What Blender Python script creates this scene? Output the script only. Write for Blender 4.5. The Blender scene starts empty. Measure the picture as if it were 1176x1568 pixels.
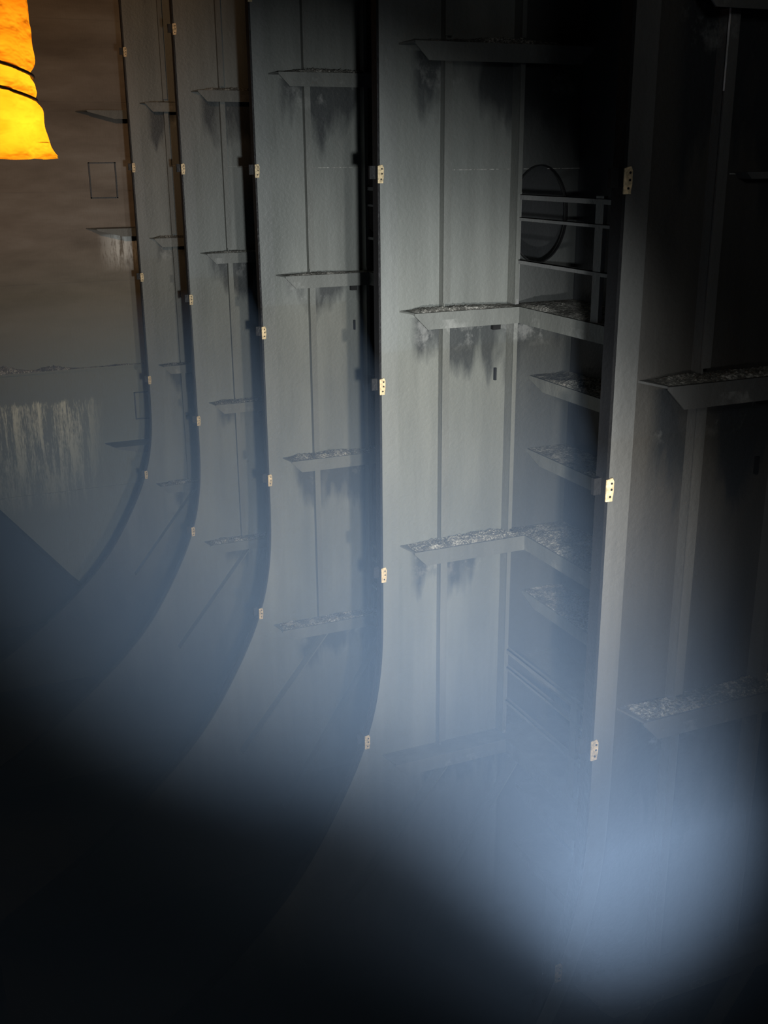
import bpy, math, random
from mathutils import Vector, Matrix, noise
random.seed(7)
C = bpy.context.scene.collection
bpy.context.scene.view_settings.view_transform = 'Standard'

# ------------------------------------------------------------------ materials
def new_mat(name):
    m = bpy.data.materials.new(name); m.use_nodes = True
    nt = m.node_tree; nt.nodes.clear()
    out = nt.nodes.new('ShaderNodeOutputMaterial')
    return m, nt, out

def N(nt, typ, **kw):
    n = nt.nodes.new(typ)
    for k, v in kw.items():
        setattr(n, k, v)
    return n

def math_n(nt, op, a, b=None, c=None, clamp=False):
    n = nt.nodes.new('ShaderNodeMath'); n.operation = op; n.use_clamp = clamp
    for i, v in enumerate((a, b, c)):
        if v is None: continue
        if isinstance(v, (int, float)): n.inputs[i].default_value = v
        else: nt.links.new(v, n.inputs[i])
    return n.outputs[0]

def noise_n(nt, vec, scale, detail=4, rough=.55):
    n = nt.nodes.new('ShaderNodeTexNoise')
    n.inputs['Scale'].default_value = scale
    n.inputs['Detail'].default_value = detail
    n.inputs['Roughness'].default_value = rough
    nt.links.new(vec, n.inputs['Vector'])
    return n.outputs['Fac']

def scaled(nt, vec, s):
    n = nt.nodes.new('ShaderNodeVectorMath'); n.operation = 'MULTIPLY'
    nt.links.new(vec, n.inputs[0]); n.inputs[1].default_value = s
    return n.outputs[0]

def ramp(nt, fac, stops):
    n = nt.nodes.new('ShaderNodeValToRGB')
    e = n.color_ramp.elements
    while len(e) < len(stops): e.new(0.5)
    for el, (p, c) in zip(e, stops):
        el.position = p; el.color = (*c, 1)
    nt.links.new(fac, n.inputs[0])
    return n.outputs[0]

def mixc(nt, fac, a, b):
    n = nt.nodes.new('ShaderNodeMix'); n.data_type = 'RGBA'
    if isinstance(fac, (int, float)): n.inputs[0].default_value = fac
    else: nt.links.new(fac, n.inputs[0])
    for i, v in ((6, a), (7, b)):
        if isinstance(v, tuple): n.inputs[i].default_value = (*v, 1)
        else: nt.links.new(v, n.inputs[i])
    return n.outputs[2]

def finish(nt, out, col, rough=.6, bump=None, bstr=.15, bdist=.02, spec=.4, metal=0):
    p = nt.nodes.new('ShaderNodeBsdfPrincipled')
    if isinstance(col, tuple): p.inputs['Base Color'].default_value = (*col, 1)
    else: nt.links.new(col, p.inputs['Base Color'])
    if isinstance(rough, (int, float)): p.inputs['Roughness'].default_value = rough
    else: nt.links.new(rough, p.inputs['Roughness'])
    p.inputs['Specular IOR Level'].default_value = spec
    p.inputs['Metallic'].default_value = metal
    if bump is not None:
        b = nt.nodes.new('ShaderNodeBump')
        b.inputs['Strength'].default_value = bstr
        b.inputs['Distance'].default_value = bdist
        nt.links.new(bump, b.inputs['Height']); nt.links.new(b.outputs[0], p.inputs['Normal'])
    nt.links.new(p.outputs[0], out.inputs['Surface'])
    return p

def coated_steel(name, c1, c2, stain=0.0, stain_len=.5, xmin=4.2, outer=1.0):
    m, nt, out = new_mat(name)
    pos = N(nt, 'ShaderNodeNewGeometry').outputs['Position']
    big = noise_n(nt, scaled(nt, pos, (1.3, 1.3, .45)), 1.0, 5)
    col = ramp(nt, big, [(.3, c1), (.72, c2)])
    if stain > 0:
        streak = noise_n(nt, scaled(nt, pos, (6, 6, .4)), 1.0, 3)
        dark = ramp(nt, streak, [(.38, (.7, .7, .69)), (.6, (1, 1, 1))])
        mm = nt.nodes.new('ShaderNodeMix'); mm.data_type = 'RGBA'; mm.blend_type = 'MULTIPLY'
        mm.inputs[0].default_value = .4
        nt.links.new(col, mm.inputs[6]); nt.links.new(dark, mm.inputs[7])
        col = mm.outputs[2]
        sep = nt.nodes.new('ShaderNodeSeparateXYZ'); nt.links.new(pos, sep.inputs[0])
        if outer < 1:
            om = math_n(nt, 'DIVIDE', math_n(nt, 'SUBTRACT', sep.outputs[0], 5.24), .03, clamp=True)  # shade outboard of the second stiffener, put into the colour
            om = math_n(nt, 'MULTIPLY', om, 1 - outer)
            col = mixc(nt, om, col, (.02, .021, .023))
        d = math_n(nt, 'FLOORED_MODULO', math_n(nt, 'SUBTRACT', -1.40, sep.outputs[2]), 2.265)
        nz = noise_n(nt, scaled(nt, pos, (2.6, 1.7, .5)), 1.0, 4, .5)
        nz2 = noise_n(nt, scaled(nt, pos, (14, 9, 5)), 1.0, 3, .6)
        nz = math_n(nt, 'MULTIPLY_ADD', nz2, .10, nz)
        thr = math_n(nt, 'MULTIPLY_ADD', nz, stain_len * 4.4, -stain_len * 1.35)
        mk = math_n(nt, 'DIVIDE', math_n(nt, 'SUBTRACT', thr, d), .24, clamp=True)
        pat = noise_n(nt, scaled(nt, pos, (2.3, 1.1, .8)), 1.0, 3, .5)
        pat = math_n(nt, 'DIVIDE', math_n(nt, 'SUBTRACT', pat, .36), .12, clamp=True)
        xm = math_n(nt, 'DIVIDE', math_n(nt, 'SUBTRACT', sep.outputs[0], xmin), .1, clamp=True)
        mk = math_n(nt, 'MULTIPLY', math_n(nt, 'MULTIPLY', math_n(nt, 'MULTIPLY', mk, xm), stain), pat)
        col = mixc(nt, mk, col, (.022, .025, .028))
        sc = noise_n(nt, scaled(nt, pos, (3.5, 2.9, 3.0)), 1.0, 5, .7)
        sm = math_n(nt, 'DIVIDE', math_n(nt, 'SUBTRACT', sc, .55), .12, clamp=True)
        near = math_n(nt, 'DIVIDE', math_n(nt, 'SUBTRACT', .36, d), .12, clamp=True)
        sm = math_n(nt, 'MULTIPLY', math_n(nt, 'MULTIPLY', sm, near), .35)
        sm = math_n(nt, 'MULTIPLY', sm, xm)
        col = mixc(nt, sm, col, (.34, .34, .32))
        # light falloff towards the tank bottom, darkened into the colour
        low_shade = math_n(nt, 'DIVIDE', math_n(nt, 'SUBTRACT', math_n(nt, 'MULTIPLY_ADD', nz, 1.2, -6.2), sep.outputs[2]), 2.8, clamp=True)
        col = mixc(nt, math_n(nt, 'MULTIPLY', low_shade, .92), col, (.009, .009, .010))
    fine = noise_n(nt, pos, 26, 3)
    wav = noise_n(nt, pos, 1.1, 1)
    h = math_n(nt, 'MULTIPLY_ADD', wav, 4.0, fine)
    r = ramp(nt, big, [(.3, (.45,) * 3), (.7, (.62,) * 3)])
    finish(nt, out, col, r, h, .28, .02, .35)
    return m

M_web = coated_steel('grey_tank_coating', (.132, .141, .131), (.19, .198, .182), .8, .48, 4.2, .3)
M_webnear = coated_steel('grey_tank_coating_dimmed', (.04, .038, .035), (.068, .065, .058), .9, .9, 4.2, .4)  # nearest frame's copy, darkened in colour where the torch falls off
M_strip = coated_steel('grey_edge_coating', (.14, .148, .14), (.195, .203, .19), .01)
M_stripnear = coated_steel('grey_edge_coating_dimmed', (.085, .085, .082), (.12, .12, .112), .01)  # same edge coating dimmed in colour for the near frame outside the beam
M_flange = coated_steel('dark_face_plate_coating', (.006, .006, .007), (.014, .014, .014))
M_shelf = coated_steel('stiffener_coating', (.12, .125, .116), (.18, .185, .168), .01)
M_shell = coated_steel('shell_coating', (.04, .043, .046), (.07, .073, .075))
M_dark = coated_steel('dark_bottom_coating', (.006, .006, .007), (.014, .014, .015))
M_rail = coated_steel('rail_coating', (.13, .13, .13), (.24, .24, .23))

def sediment_mat():
    m, nt, out = new_mat('dried_sediment')
    pos = N(nt, 'ShaderNodeNewGeometry').outputs['Position']
    n1 = noise_n(nt, pos, 42, 5, .8)
    n2 = noise_n(nt, pos, 6, 3)
    s = math_n(nt, 'MULTIPLY_ADD', n2, .45, n1)
    col = ramp(nt, s, [(.58, (.10, .098, .088)), (.74, (.22, .215, .19)), (.84, (.75, .73, .66))])
    finish(nt, out, col, .85, n1, .9, .04, .2)
    return m
M_sed = sediment_mat()

def simple(name, c, rough=.6, var=.25, scale=12, metal=0, spec=.4):
    m, nt, out = new_mat(name)
    pos = N(nt, 'ShaderNodeNewGeometry').outputs['Position']
    n1 = noise_n(nt, pos, scale, 4)
    col = ramp(nt, n1, [(.3, tuple(v * (1 - var) for v in c)), (.7, tuple(min(1, v * (1 + var)) for v in c))])
    finish(nt, out, col, rough, n1, .2, .01, spec, metal)
    return m
M_cleat = simple('cream_painted_cleat', (.60, .47, .28), .5, .45, 40)
M_black = simple('black_rubber', (.008, .008, .008), .6)
M_weld = simple('weld_bead', (.24, .24, .22), .5, .5, 30)
M_hilite = simple('edge_highlight_paint', (.85, .85, .8), .4, .3, 9)  # near-white colour for light catching an edge

def bulkhead_mat():
    m, nt, out = new_mat('brown_bulkhead_coating')
    pos = N(nt, 'ShaderNodeNewGeometry').outputs['Position']
    sep = nt.nodes.new('ShaderNodeSeparateXYZ'); nt.links.new(pos, sep.inputs[0])
    a = noise_n(nt, scaled(nt, pos, (.35, 1, 1.3)), 1.0, 5, .6)
    col = ramp(nt, a, [(.3, (.13, .108, .085)), (.5, (.21, .18, .148)), (.72, (.29, .27, .235))])
    z = sep.outputs[2]
    low = math_n(nt, 'DIVIDE', math_n(nt, 'SUBTRACT', -1.5, z), 2.6, clamp=True)  # coating goes from brown above to grey-green below
    col = mixc(nt, low, col, (.18, .19, .16))
    st = noise_n(nt, scaled(nt, pos, (9, 9, .7)), 1.0, 6, .7)
    fine = noise_n(nt, scaled(nt, pos, (30, 30, 7)), 1.0, 4, .7)
    edge_n = noise_n(nt, scaled(nt, pos, (12, 1, 1)), 1.0, 4, .7)
    zz = math_n(nt, 'MULTIPLY_ADD', edge_n, .5, z)
    band = math_n(nt, 'MULTIPLY', math_n(nt, 'DIVIDE', math_n(nt, 'SUBTRACT', -4.6, zz), .06, clamp=True),
                  math_n(nt, 'DIVIDE', math_n(nt, 'ADD', z, 7.3), 2.2, clamp=True))
    xl = math_n(nt, 'DIVIDE', math_n(nt, 'SUBTRACT', 3.6, sep.outputs[0]), .8, clamp=True)
    mk = math_n(nt, 'DIVIDE', math_n(nt, 'SUBTRACT', math_n(nt, 'MULTIPLY_ADD', fine, .45, st), .67), .16, clamp=True)
    mk = math_n(nt, 'MULTIPLY', math_n(nt, 'MULTIPLY', mk, band), math_n(nt, 'MULTIPLY', xl, .9))
    col = mixc(nt, mk, col, (.72, .72, .6))
    b2 = math_n(nt, 'MULTIPLY', math_n(nt, 'DIVIDE', math_n(nt, 'SUBTRACT', -1.45, z), .05, clamp=True),
                math_n(nt, 'DIVIDE', math_n(nt, 'ADD', z, 2.25), .4, clamp=True))
    xr = math_n(nt, 'DIVIDE', math_n(nt, 'SUBTRACT', sep.outputs[0], 3.75), .4, clamp=True)
    mk2 = math_n(nt, 'DIVIDE', math_n(nt, 'SUBTRACT', math_n(nt, 'MULTIPLY_ADD', fine, .5, st), .62), .15, clamp=True)
    mk2 = math_n(nt, 'MULTIPLY', math_n(nt, 'MULTIPLY', mk2, b2), xr)
    col = mixc(nt, mk2, col, (.6, .6, .56))
    h = math_n(nt, 'ADD', a, fine)
    finish(nt, out, col, .65, h, .25, .03, .3)
    return m
M_bulk = bulkhead_mat()

def fabric_mat():
    m, nt, out = new_mat('orange_duct_fabric')
    pos = N(nt, 'ShaderNodeNewGeometry').outputs['Position']
    n1 = noise_n(nt, scaled(nt, pos, (9, 9, 22)), 1.0, 3, .5)
    col = ramp(nt, n1, [(.3, (.92, .30, .01)), (.7, (1, .44, .02))])
    d = nt.nodes.new('ShaderNodeBsdfDiffuse'); t = nt.nodes.new('ShaderNodeBsdfTranslucent')
    mx = nt.nodes.new('ShaderNodeMixShader'); mx.inputs[0].default_value = .6
    b = nt.nodes.new('ShaderNodeBump'); b.inputs['Strength'].default_value = .8; b.inputs['Distance'].default_value = .03
    nt.links.new(n1, b.inputs['Height'])
    for s in (d, t):
        nt.links.new(col, s.inputs['Color']); nt.links.new(b.outputs[0], s.inputs['Normal'])
    nt.links.new(d.outputs[0], mx.inputs[1]); nt.links.new(t.outputs[0], mx.inputs[2])
    nt.links.new(mx.outputs[0], out.inputs['Surface'])
    return m
M_fab = fabric_mat()

# ------------------------------------------------------------------ mesh builder
class B:
    def __init__(s): s.v = []; s.f = []
    def box(s, x0, x1, y0, y1, z0, z1):
        b = len(s.v)
        s.v += [(x, y, z) for z in (z0, z1) for y in (y0, y1) for x in (x0, x1)]
        s.f += [tuple(b + i for i in q) for q in
                ((0, 2, 3, 1), (4, 5, 7, 6), (0, 1, 5, 4), (1, 3, 7, 5), (3, 2, 6, 7), (2, 0, 4, 6))]
    def _pr(s, lo, hi):
        b = len(s.v); n = len(lo)
        s.v += lo + hi
        s.f.append(tuple(b + i for i in range(n))); s.f.append(tuple(b + n + i for i in reversed(range(n))))
        for i in range(n):
            j = (i + 1) % n
            s.f.append((b + i, b + n + i, b + n + j, b + j))
    def prism(s, pts, y0, y1): s._pr([(x, y0, z) for x, z in pts], [(x, y1, z) for x, z in pts])
    def prism_y(s, pts, x0, x1): s._pr([(x0, y, z) for y, z in pts], [(x1, y, z) for y, z in pts])
    def prism_x_h(s, pts, z0, z1): s._pr([(x, y, z0) for x, y in pts], [(x, y, z1) for x, y in pts])
    def tube(s, p0, p1, r, n=10):
        p0 = Vector(p0); p1 = Vector(p1); d = (p1 - p0).normalized()
        u = d.orthogonal().normalized(); w = d.cross(u)
        ring = [[tuple(p + r * (math.cos(2 * math.pi * i / n) * u + math.sin(2 * math.pi * i / n) * w)) for i in range(n)] for p in (p0, p1)]
        s._pr(ring[0], ring[1])
    def grid(s, fn, nu, nv):
        b = len(s.v)
        for i in range(nu + 1):
            for j in range(nv + 1):
                s.v.append(fn(i / nu, j / nv))
        for i in range(nu):
            for j in range(nv):
                a = b + i * (nv + 1) + j
                s.f.append((a, a + nv + 1, a + nv + 2, a + 1))
    def mesh(s, name, mat, smooth=False):
        m = bpy.data.meshes.new(name); m.from_pydata(s.v, [], s.f); m.validate(); m.update()
        import bmesh
        bm = bmesh.new(); bm.from_mesh(m); bmesh.ops.recalc_face_normals(bm, faces=bm.faces); bm.to_mesh(m); bm.free()
        m.materials.append(mat)
        if smooth:
            for p in m.polygons: p.use_smooth = True
        return m

def put(name, mesh, parent=None, loc=(0, 0, 0), bevel=0):
    o = bpy.data.objects.new(name, mesh); C.objects.link(o); o.location = loc
    if parent: o.parent = parent
    if bevel:
        bv = o.modifiers.new('bevel', 'BEVEL'); bv.width = bevel; bv.segments = 2; bv.limit_method = 'ANGLE'
    return o

def empty(name, loc=(0, 0, 0)):
    e = bpy.data.objects.new(name, None); C.objects.link(e); e.location = loc; e.empty_display_size = .3
    return e

# ------------------------------------------------------------------ dimensions (metres; x to shell, y along tank, z up, eye level = 0)
FY = [5.5 + 3.61 * k for k in range(5)]
SHELL = 5.96; TOP = 5.5; BOT = -9.6; YB = 23.5
ROWS = [3.2, .92, -1.33, -3.60, -5.86]
TW = TOP - .01; BW = BOT + .01
PROF = [(TOP, 3.91), (-4.4, 3.91), (-4.8, 3.895), (-5.15, 3.855), (-5.65, 3.73), (-6.1, 3.54), (-6.5, 3.32), (-6.95, 3.06), (-7.35, 2.76), (-8.0, 2.1), (-8.8, 1.05), (BOT, -.3)]
def edge(z):
    for (z0, x0), (z1, x1) in zip(PROF, PROF[1:]):
        if z <= z0 and z >= z1:
            t = (z0 - z) / (z0 - z1)
            return x0 + (x1 - x0) * t
    return PROF[-1][1]
ZS = [TW, 2, -2, -4.2] + [-4.4 - i * .13 for i in range(1, 40) if -4.4 - i * .13 > BW + .02] + [BW]
def sm(z):
    return sum(edge(max(BOT, min(TOP, z + d))) for d in (-.3, -.15, 0, .15, .3)) / 5

# oval manhole through every web, next to the stringer platform
HX, HZ, HRX, HRZ = 5.53, -.52, .30, .44
def hole(z):
    t = (z - HZ) / HRZ
    return HRX * math.sqrt(max(0, 1 - t * t))
ZW = sorted(set(ZS + [HZ + HRZ * math.cos(math.pi * i / 36) for i in range(37)]), reverse=True)
SH = SHELL - .005
b = B()
for z0, z1 in zip(ZW, ZW[1:]):
    h0, h1 = hole(z0), hole(z1)
    if h0 > 1e-4 or h1 > 1e-4:
        b.prism([(sm(z0), z0), (HX - h0, z0), (HX - h1, z1), (sm(z1), z1)], 0, .02)
        b.prism([(HX + h0, z0), (SH, z0), (SH, z1), (HX + h1, z1)], 0, .02)
    else:
        b.prism([(sm(z0), z0), (SH, z0), (SH, z1), (sm(z1), z1)], 0, .02)
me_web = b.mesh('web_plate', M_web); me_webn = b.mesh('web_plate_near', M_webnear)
b = B()
n = 48
for i in range(n):
    a0 = 2 * math.pi * i / n; a1 = 2 * math.pi * (i + 1) / n
    P = lambda a, k: (HX + (HRX + k) * math.cos(a), HZ + (HRZ + k) * math.sin(a))
    b.prism([P(a0, -.006), P(a0, .006), P(a1, .006), P(a1, -.006)], -.03, 0)
me_rim = b.mesh('manhole_rim', M_flange)
b = B()
for z0, z1 in zip(ZS, ZS[1:]):
    if z1 < -7.5: break
    b.prism([(sm(z0), z0), (sm(z0) + .17, z0), (sm(z1) + .17, z1), (sm(z1), z1)], -.014, 0)
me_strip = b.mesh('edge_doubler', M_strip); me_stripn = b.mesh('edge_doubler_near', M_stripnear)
b = B()
for z0, z1 in zip(ZS, ZS[1:]):
    b.prism([(sm(z0) - .022, z0), (sm(z0), z0), (sm(z1), z1), (sm(z1) - .022, z1)], -.02, .09)
me_fl = b.mesh('face_plate', M_flange)

# vertical stiffeners
b = B()
for x, w, pr in ((4.50, .06, .10), (5.22, .03, .15)):
    for zt, zb in zip([TW] + ROWS[:], ROWS + [None]):
        if zb is None: break
        zt2 = zt - .13 if zt != TW else TW
        b.prism_y([(0, zt2), (-pr, zt2), (-pr, zb + .02), (0, zb + .0)], x, x + .012)
        b.prism_y([(-pr, zt2), (-pr - .012, zt2), (-pr - .012, zb + .06), (-pr, zb + .06)], x - .012, x + w)
for (xa, za, xb, zb) in ((4.66, -5.98, 3.35, -7.6), (5.6, -5.98, 3.9, -8.6)):
    d = Vector((xb - xa, zb - za)).normalized(); n = Vector((-d.y, d.x)) * .008
    b.prism([(xa - n.x, za - n.y), (xa + n.x, za + n.y), (xb + n.x, zb + n.y), (xb - n.x, zb - n.y)], -.14, 0)
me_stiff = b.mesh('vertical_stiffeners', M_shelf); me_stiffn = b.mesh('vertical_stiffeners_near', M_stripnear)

PRJ = .24
def ledge(b, x0, x1, z, snipe_r=False, prj=PRJ, lip=.125):
    b.prism_x_h([(x0, 0), (x0 + .05, -prj), (x1, -prj), (x1, 0)], z - .014, z)
    xr = x1 - .13 if snipe_r else x1
    b.prism([(x0 + .04, z), (x1, z), (x1, z - .02), (xr, z - lip), (x0 + .17, z - lip), (x0 + .04, z - .02)], -prj - .012, -prj)
b = B()
for z in ROWS:
    x1 = {-1.33: 5.24, -3.60: 5.55, .92: 5.9}.get(z, 5.9)
    ledge(b, 4.10 if z > -5 else edge(z) + .25, x1, z, z in (-3.60, .92), lip=.15)
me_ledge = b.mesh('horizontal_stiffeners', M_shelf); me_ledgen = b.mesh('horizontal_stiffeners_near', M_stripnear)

def sediment(b, x0, x1, y0, y1, z, seed, h=.035, nu=110, nv=12):
    def fn(u, v):
        x = x0 + (x1 - x0) * u; y = y0 + (y1 - y0) * v
        p = Vector((x * 11 + seed, y * 11, seed * 3.1))
        a = noise.noise(p) * .5 + .5
        c = noise.noise(p * 3.7) * .5 + .5
        e = max(0, noise.noise(Vector((x * 1.6 + seed, y * 1.6, seed))) * .9 + .45)
        fade = min(1, 10 * min(u, 1 - u)) * min(1, 6 * min(v, 1 - v))
        hh = h * (a * .5 + c * .8 + random.random() * .5) * e * fade
        return (x, y, z + hh)
    b.grid(fn, nu, nv)
def sed_mesh(seed, k):
    b = B()
    for i, z in enumerate(ROWS[1:]):
        if z < -5 and k < 2: continue
        x0 = 4.13 if z > -5 else edge(z) + .28
        x1 = {-1.33: 5.24, -3.60: 5.5}.get(z, 5.85)
        sediment(b, x0 + .03, x1, -PRJ + .005, 0, z + .002, seed + i * 11, .036 if z == -1.33 else .046)
    return b.mesh('sediment_layer', M_sed)

b = B()
x = 4.55
while x < 5.9:
    l = random.uniform(.05, .2)
    if random.random() < .75: b.box(x, x + l, -.006, 0, -.115, -.108)
    x += l + .02
me_weld = b.mesh('weld_seam', M_weld)
b = B()
b.box(5.05, 5.13, -.05, 0, -1.56, -1.46)
b.box(5.09, 5.11, -.03, 0, -2.05, -1.93)
me_lug = b.mesh('drain_lugs', M_black)

CZ = [3.58, 1.72, -.14, -2.01, -3.87, -5.66]
def cleat_meshes():
    b = B(); k = B(); l = B()
    for z in CZ:
        x = sm(z)
        pts = [(x - .024, z - .075), (x + .026, z - .075), (x + .026, z - .055), (x + .032, z - .02), (x + .032, z + .055), (x + .02, z + .08), (x - .024, z + .07)]
        b.prism(pts, -.036, -.022)
        for dz in (-.042, .004, .045):
            dx = .004 + (.008 if dz > 0 else 0)
            k.tube((x + dx, -.039, z + dz), (x + dx, -.03, z + dz), .0075, 12)
        l.box(x - .075, x - .022, .03, .06, z - .04, z + .07)
    return b.mesh('cleats', M_cleat), k.mesh('cleat_bolts', M_black), l.mesh('cleat_lugs', M_flange)
me_cl, me_bo, me_lg = cleat_meshes()

for k, y in enumerate(FY):
    e = empty('web_frame' if k == 0 else 'web_frame.%03d' % k, (0, y, 0))
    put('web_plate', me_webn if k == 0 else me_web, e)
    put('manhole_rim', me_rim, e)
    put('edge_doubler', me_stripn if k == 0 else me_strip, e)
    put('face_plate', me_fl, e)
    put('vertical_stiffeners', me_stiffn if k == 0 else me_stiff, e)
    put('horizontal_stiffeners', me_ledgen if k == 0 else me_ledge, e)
    put('sediment_layer', sed_mesh(k * 5.3, k), e)
    put('weld_seam', me_weld, e)
    put('drain_lugs', me_lug, e)
    put('cleats', me_cl, e, bevel=.003)
    put('cleat_bolts', me_bo, e)
    put('cleat_lugs', me_lg, e)
    if k == 0:
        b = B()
        b.prism([(4.484, 2.6), (4.4885, 2.6), (4.4885, 1.0), (4.486, .35)], -.114, -.10)  # bright sliver painting a highlight along the stiffener edge
        put('edge_highlight', b.mesh('edge_highlight', M_hilite), e)
        b = B(); b.prism([(4.70, -.10), (5.9, -.10), (5.9, -.14), (4.74, -.14)], -.12, 0)
        put('intermediate_bar', b.mesh('intermediate_bar', M_stripnear), e)

# ------------------------------------------------------------------ side shell with longitudinals
b = B(); b.box(SHELL, SHELL + .15, -4, YB, BOT, TOP)
put('wall_right', b.mesh('wall_right', M_shell))
LROWS = [-2.04, -2.78, -4.30, -5.05, -6.6, -7.35]
for bay in range(4):
    e = empty('side_longitudinals' + ('' if bay == 0 else '.%03d' % bay))
    y0 = FY[bay] + .03; y1 = FY[bay + 1] - .002
    b = B(); s = B()
    for z in LROWS:
        b.prism_x_h([(5.50, y0), (SH, y0), (SH, y1), (5.50, y1)], z - .014, z)
        b.prism_y([(y0, z), (y1, z), (y1, z - .03), (y1 - .25, z - .12), (y0, z - .12)], 5.488, 5.50)
        if z > -5: sediment(s, 5.5, 5.94, y0 + .4, y1, z + .004, z * 3 + bay, .035, 20, 110)
    put('angle_bars', b.mesh('angle_bars', M_shelf), e)
    put('sediment_layer', s.mesh('sediment_layer', M_sed), e)

for bay in range(4):
    for r, z in enumerate((-1.33, -3.60, -5.86)):
        nm = 'stringer_platform'; idx = bay * 3 + r
        e = empty(nm if idx == 0 else nm + '.%03d' % idx)
        y0 = FY[bay] + .03; y1 = FY[bay + 1] - .002
        x0 = 5.22 if r != 1 else 5.36
        b = B(); b.box(x0, SH, y0, y1, z - .016, z - .001); b.box(x0 - .012, x0, y0, y1, z - .15, z)
        put('deck_plate', b.mesh('deck_plate', M_shelf), e)
        if r < 2:
            s = B(); sediment(s, x0, 5.94, y0 + .8, y1 - .02, z + .004, idx * 4.4, .055, 22, 130)
            put('sediment_layer', s.mesh('sediment_layer', M_sed), e)

gi = 0
for bay in range(4):
    for z in (-1.33, -5.86):
        e = empty('guard_rail' if gi == 0 else 'guard_rail.%03d' % gi); gi += 1
        y0 = FY[bay] + .05; y1 = FY[bay + 1] - .05
        b = B(); x = 5.245
        for h, t in ((1.0, .045), (.80, .03), (.42, .035)):
            b.box(x - .012, x + .012, y0, y1, z + h - t, z + h)
            b.box(x - .012, x + .04, y0, y1, z + h - .005, z + h)
        for yy in (y1 - .02, y1 - 1.38, y0 + .9, y0 + .02):
            b.box(x - .01, x + .03, yy - .055, yy + .055, z, z + 1.02)
        put('rails', b.mesh('rails', M_rail), e)

def curve_obj(name, pts, r, mat, parent=None):
    cu = bpy.data.curves.new(name, 'CURVE'); cu.dimensions = '3D'; cu.bevel_depth = r; cu.bevel_resolution = 2
    sp = cu.splines.new('NURBS'); sp.points.add(len(pts) - 1)
    for p, q in zip(sp.points, pts): p.co = (*q, 1)
    sp.use_endpoint_u = True; sp.order_u = 4
    cu.materials.append(mat)
    o = bpy.data.objects.new(name, cu); C.objects.link(o)
    if parent: o.parent = parent
    return o

# ------------------------------------------------------------------ far bulkhead
b = B(); b.box(-9, SHELL + .15, YB, YB + .15, BOT, TOP)
put('wall_far', b.mesh('wall_far', M_bulk))
e = empty('bulkhead_fittings')
YF = YB - .003
b = B()
for z in (.92, -1.33, -5.86):
    b.prism_x_h([(3.55, YF), (3.7, YF - .5), (SH, YF - .5), (SH, YF)], z - .02, z)
    b.prism([(3.68, z), (SH, z), (SH, z - .16), (4.2, z - .16), (3.7, z - .03)], YF - .515, YF - .5)
put('stringer_brackets', b.mesh('stringer_brackets', M_shelf), e)
b = B()
b.box(-8.9, 5.9, YF - .10, YF, -4.22, -4.18)
for z in (2.6, 1.1, -.6, -2.4):
    b.box(-8.9, 5.9, YF - .012, YF, z - .012, z)
b.box(-8.9, 5.9, YF - .02, YF, -6.86, -6.83)
put('seams', b.mesh('seams', M_bulk), e)
b = B(); sediment(b, -3, 5.0, YF - .10, YF, -4.18, 3.3, .17, 260, 5)
put('sediment_layer', b.mesh('sediment_layer', M_sed), e)
b = B()
for x0, x1, z0, z1 in ((3.7, 4.25, -.75, -.05), (4.25, 4.6, -5.4, -4.8)):
    for q in ((x0, x1, z1 - .02, z1), (x0, x1, z0, z0 + .02), (x0, x0 + .025, z0, z1), (x1 - .025, x1, z0, z1)):
        b.box(q[0], q[1], YF - .04, YF, q[2], q[3])
put('access_frames', b.mesh('access_frames', M_shell), e)
b = B()
b.prism([(-8.9, -6.0), (.2, -5.7), (1.31, -7.15), (2.55, -8.75), (3.3, BW), (-8.9, BW)], YB - .5, YB - .02)  # dark plate added to stand for shadow across the bulkhead's lower left
put('shade_plate', b.mesh('shade_plate', M_dark))

b = B(); b.box(-9, SHELL, -4, YB, BOT - .15, BOT)
put('floor', b.mesh('floor', M_dark))
b = B()
for y in range(0, 8):
    b.box(-8.9, 0.0, y * 2.6 + 1.2, y * 2.6 + 1.22, BOT, BOT + .5); b.box(-8.9, -.4, y * 2.6 + 1.13, y * 2.6 + 1.29, BOT + .5, BOT + .52)
put('bottom_stiffeners', b.mesh('bottom_stiffeners', M_dark))
b = B(); b.box(-9, SHELL + .15, -4, YB + .15, TOP, TOP + .15)
put('ceiling', b.mesh('ceiling', M_dark))
b = B(); b.box(-9.15, -9, -4, YB, BOT, TOP)
put('wall_left', b.mesh('wall_left', M_dark))
b = B(); b.box(-9, SHELL, -4.15, -4, BOT, TOP)
put('wall_back', b.mesh('wall_back', M_dark))

# ------------------------------------------------------------------ orange fabric ventilation duct
DX, DY = .112, 2.72
de = empty('ventilation_duct', (DX, DY, 0))
ZB = .005
def rbase(h): return .228 - .016 * min(h / .35, 1)
def duct(u, v):
    z = ZB + (TW - ZB) * (u ** 2.2)
    a = 2 * math.pi * v
    h = z - ZB
    r = rbase(h)
    for zs in (.175, .225):
        zz = z - (zs - .05 * math.cos(a))
        r -= .012 * math.exp(-(zz / .014) ** 2)
    p = Vector((math.cos(a) * 2.2, math.sin(a) * 2.2, z * 9))
    r += .008 * noise.noise(p) + .006 * noise.noise(p * 2.4)
    r += .005 * math.sin(a * 17 + 6 * noise.noise(Vector((0, a, z * 6)))) * math.exp(-h / .06)
    r += .016 * math.exp(-h / .02)
    return (r * math.cos(a), r * math.sin(a), z - (.004 * math.sin(a * 5) if h < .03 else 0))
b = B(); b.grid(duct, 260, 160)
put('fabric_sleeve', b.mesh('fabric_sleeve', M_fab, True), de)
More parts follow.
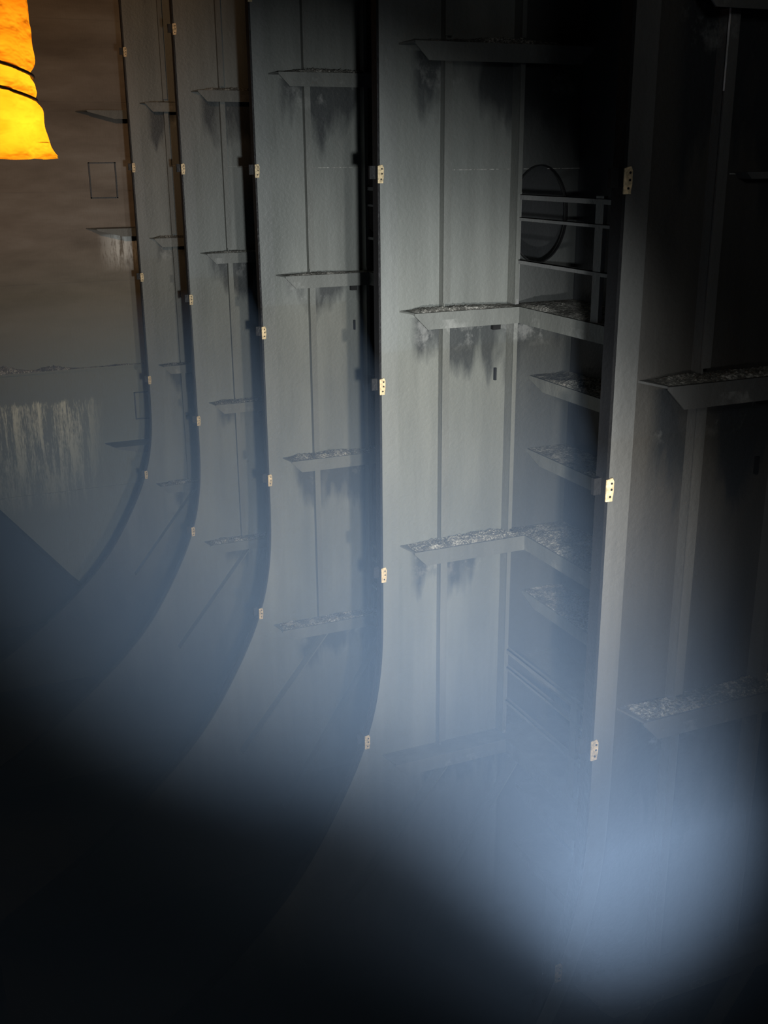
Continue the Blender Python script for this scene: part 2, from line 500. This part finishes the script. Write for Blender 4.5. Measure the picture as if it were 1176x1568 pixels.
for i, zs in enumerate((.175, .225)):
    pts = []
    for j in range(41):
        a = 2 * math.pi * j / 40
        z = zs - .05 * math.cos(a)
        r = rbase(z) - .007
        pts.append((r * math.cos(a), r * math.sin(a), z))
    curve_obj('lashing_rope_%d' % (i + 1), pts, .0038, M_black, de)
li = bpy.data.lights.new('duct_fill', 'POINT'); li.energy = 8.0; li.color = (1, .86, .52); li.shadow_soft_size = .05  # added light inside the sleeve to make the fabric glow
lo = bpy.data.objects.new('duct_fill', li); C.objects.link(lo); lo.parent = de; lo.location = (0, 0, .05)

# ------------------------------------------------------------------ lights
def spot(name, loc, target, energy, size, blend, color, r):
    l = bpy.data.lights.new(name, 'SPOT'); l.energy = energy; l.spot_size = math.radians(size); l.spot_blend = blend
    l.color = color; l.shadow_soft_size = r
    o = bpy.data.objects.new(name, l); C.objects.link(o); o.location = loc
    o.rotation_euler = (Vector(target) - Vector(loc)).to_track_quat('-Z', 'Y').to_euler()
    return o
spot('torch_beam', (1.3, 1.0, -1.72), (4.1, 9.1, -3.2), 2600, 42, 1.0, (1.0, .985, .96), .05)
spot('torch_spill', (1.28, .98, -1.68), (4.0, 9.1, -3.5), 330, 58, 1.0, (1.0, .985, .96), .08)
spot('camera_fill', (.6, .1, -.4), (4.2, 14.0, -3.3), 4500, 44, 1.0, (.94, .985, 1.0), .08)  # added wide fill beside the camera to lift the far frames
spot('bulkhead_fill', (-1.0, 3.0, 3.5), (1.6, 23.5, 1.0), 3000, 38, 1.0, (1.0, .6, .32), .15)  # added warm spot to tint the far bulkhead; no such lamp in view
pl = bpy.data.lights.new('ambient_fill', 'POINT'); pl.energy = 110; pl.color = (.97, 1, 1); pl.shadow_soft_size = .4  # added weak fill behind the camera, in place of bounced light
po = bpy.data.objects.new('ambient_fill', pl); C.objects.link(po); po.location = (.6, -1.5, 1.5)

w = bpy.data.worlds.new('tank_air'); bpy.context.scene.world = w; w.use_nodes = True
nt = w.node_tree; nt.nodes.clear()
wo = nt.nodes.new('ShaderNodeOutputWorld'); bg = nt.nodes.new('ShaderNodeBackground')
bg.inputs[0].default_value = (.5, .6, .8, 1); bg.inputs[1].default_value = .002
nt.links.new(bg.outputs[0], wo.inputs['Surface'])

# mist lying in the lower part of the tank
m, nt, out = new_mat('water_mist')
vs = nt.nodes.new('ShaderNodeVolumeScatter'); vs.inputs['Color'].default_value = (.44, .65, 1, 1)
vs.inputs['Density'].default_value = .036; vs.inputs['Anisotropy'].default_value = 0
nt.links.new(vs.outputs[0], out.inputs['Volume'])
b = B(); b.box(-4, SHELL - .02, 1.95, 15, BOT + .02, -1.7)
put('mist', b.mesh('mist', m))

# ------------------------------------------------------------------ camera (from vanishing points)
F = 1667.0
yv = Vector((-173 - 588, 784 - 247, -F)).normalized()
zv = -Vector((62, -5261, -F)).normalized()
xv = yv.cross(zv).normalized(); zv = xv.cross(yv).normalized()
R = Matrix((xv, yv, zv))
cam = bpy.data.cameras.new('camera'); co = bpy.data.objects.new('camera', cam); C.objects.link(co)
co.matrix_world = R.to_4x4()
cam.sensor_fit = 'VERTICAL'; cam.sensor_height = 24; cam.lens = 24 * F / 1568.0
cam.clip_start = .05; cam.clip_end = 200
bpy.context.scene.camera = co
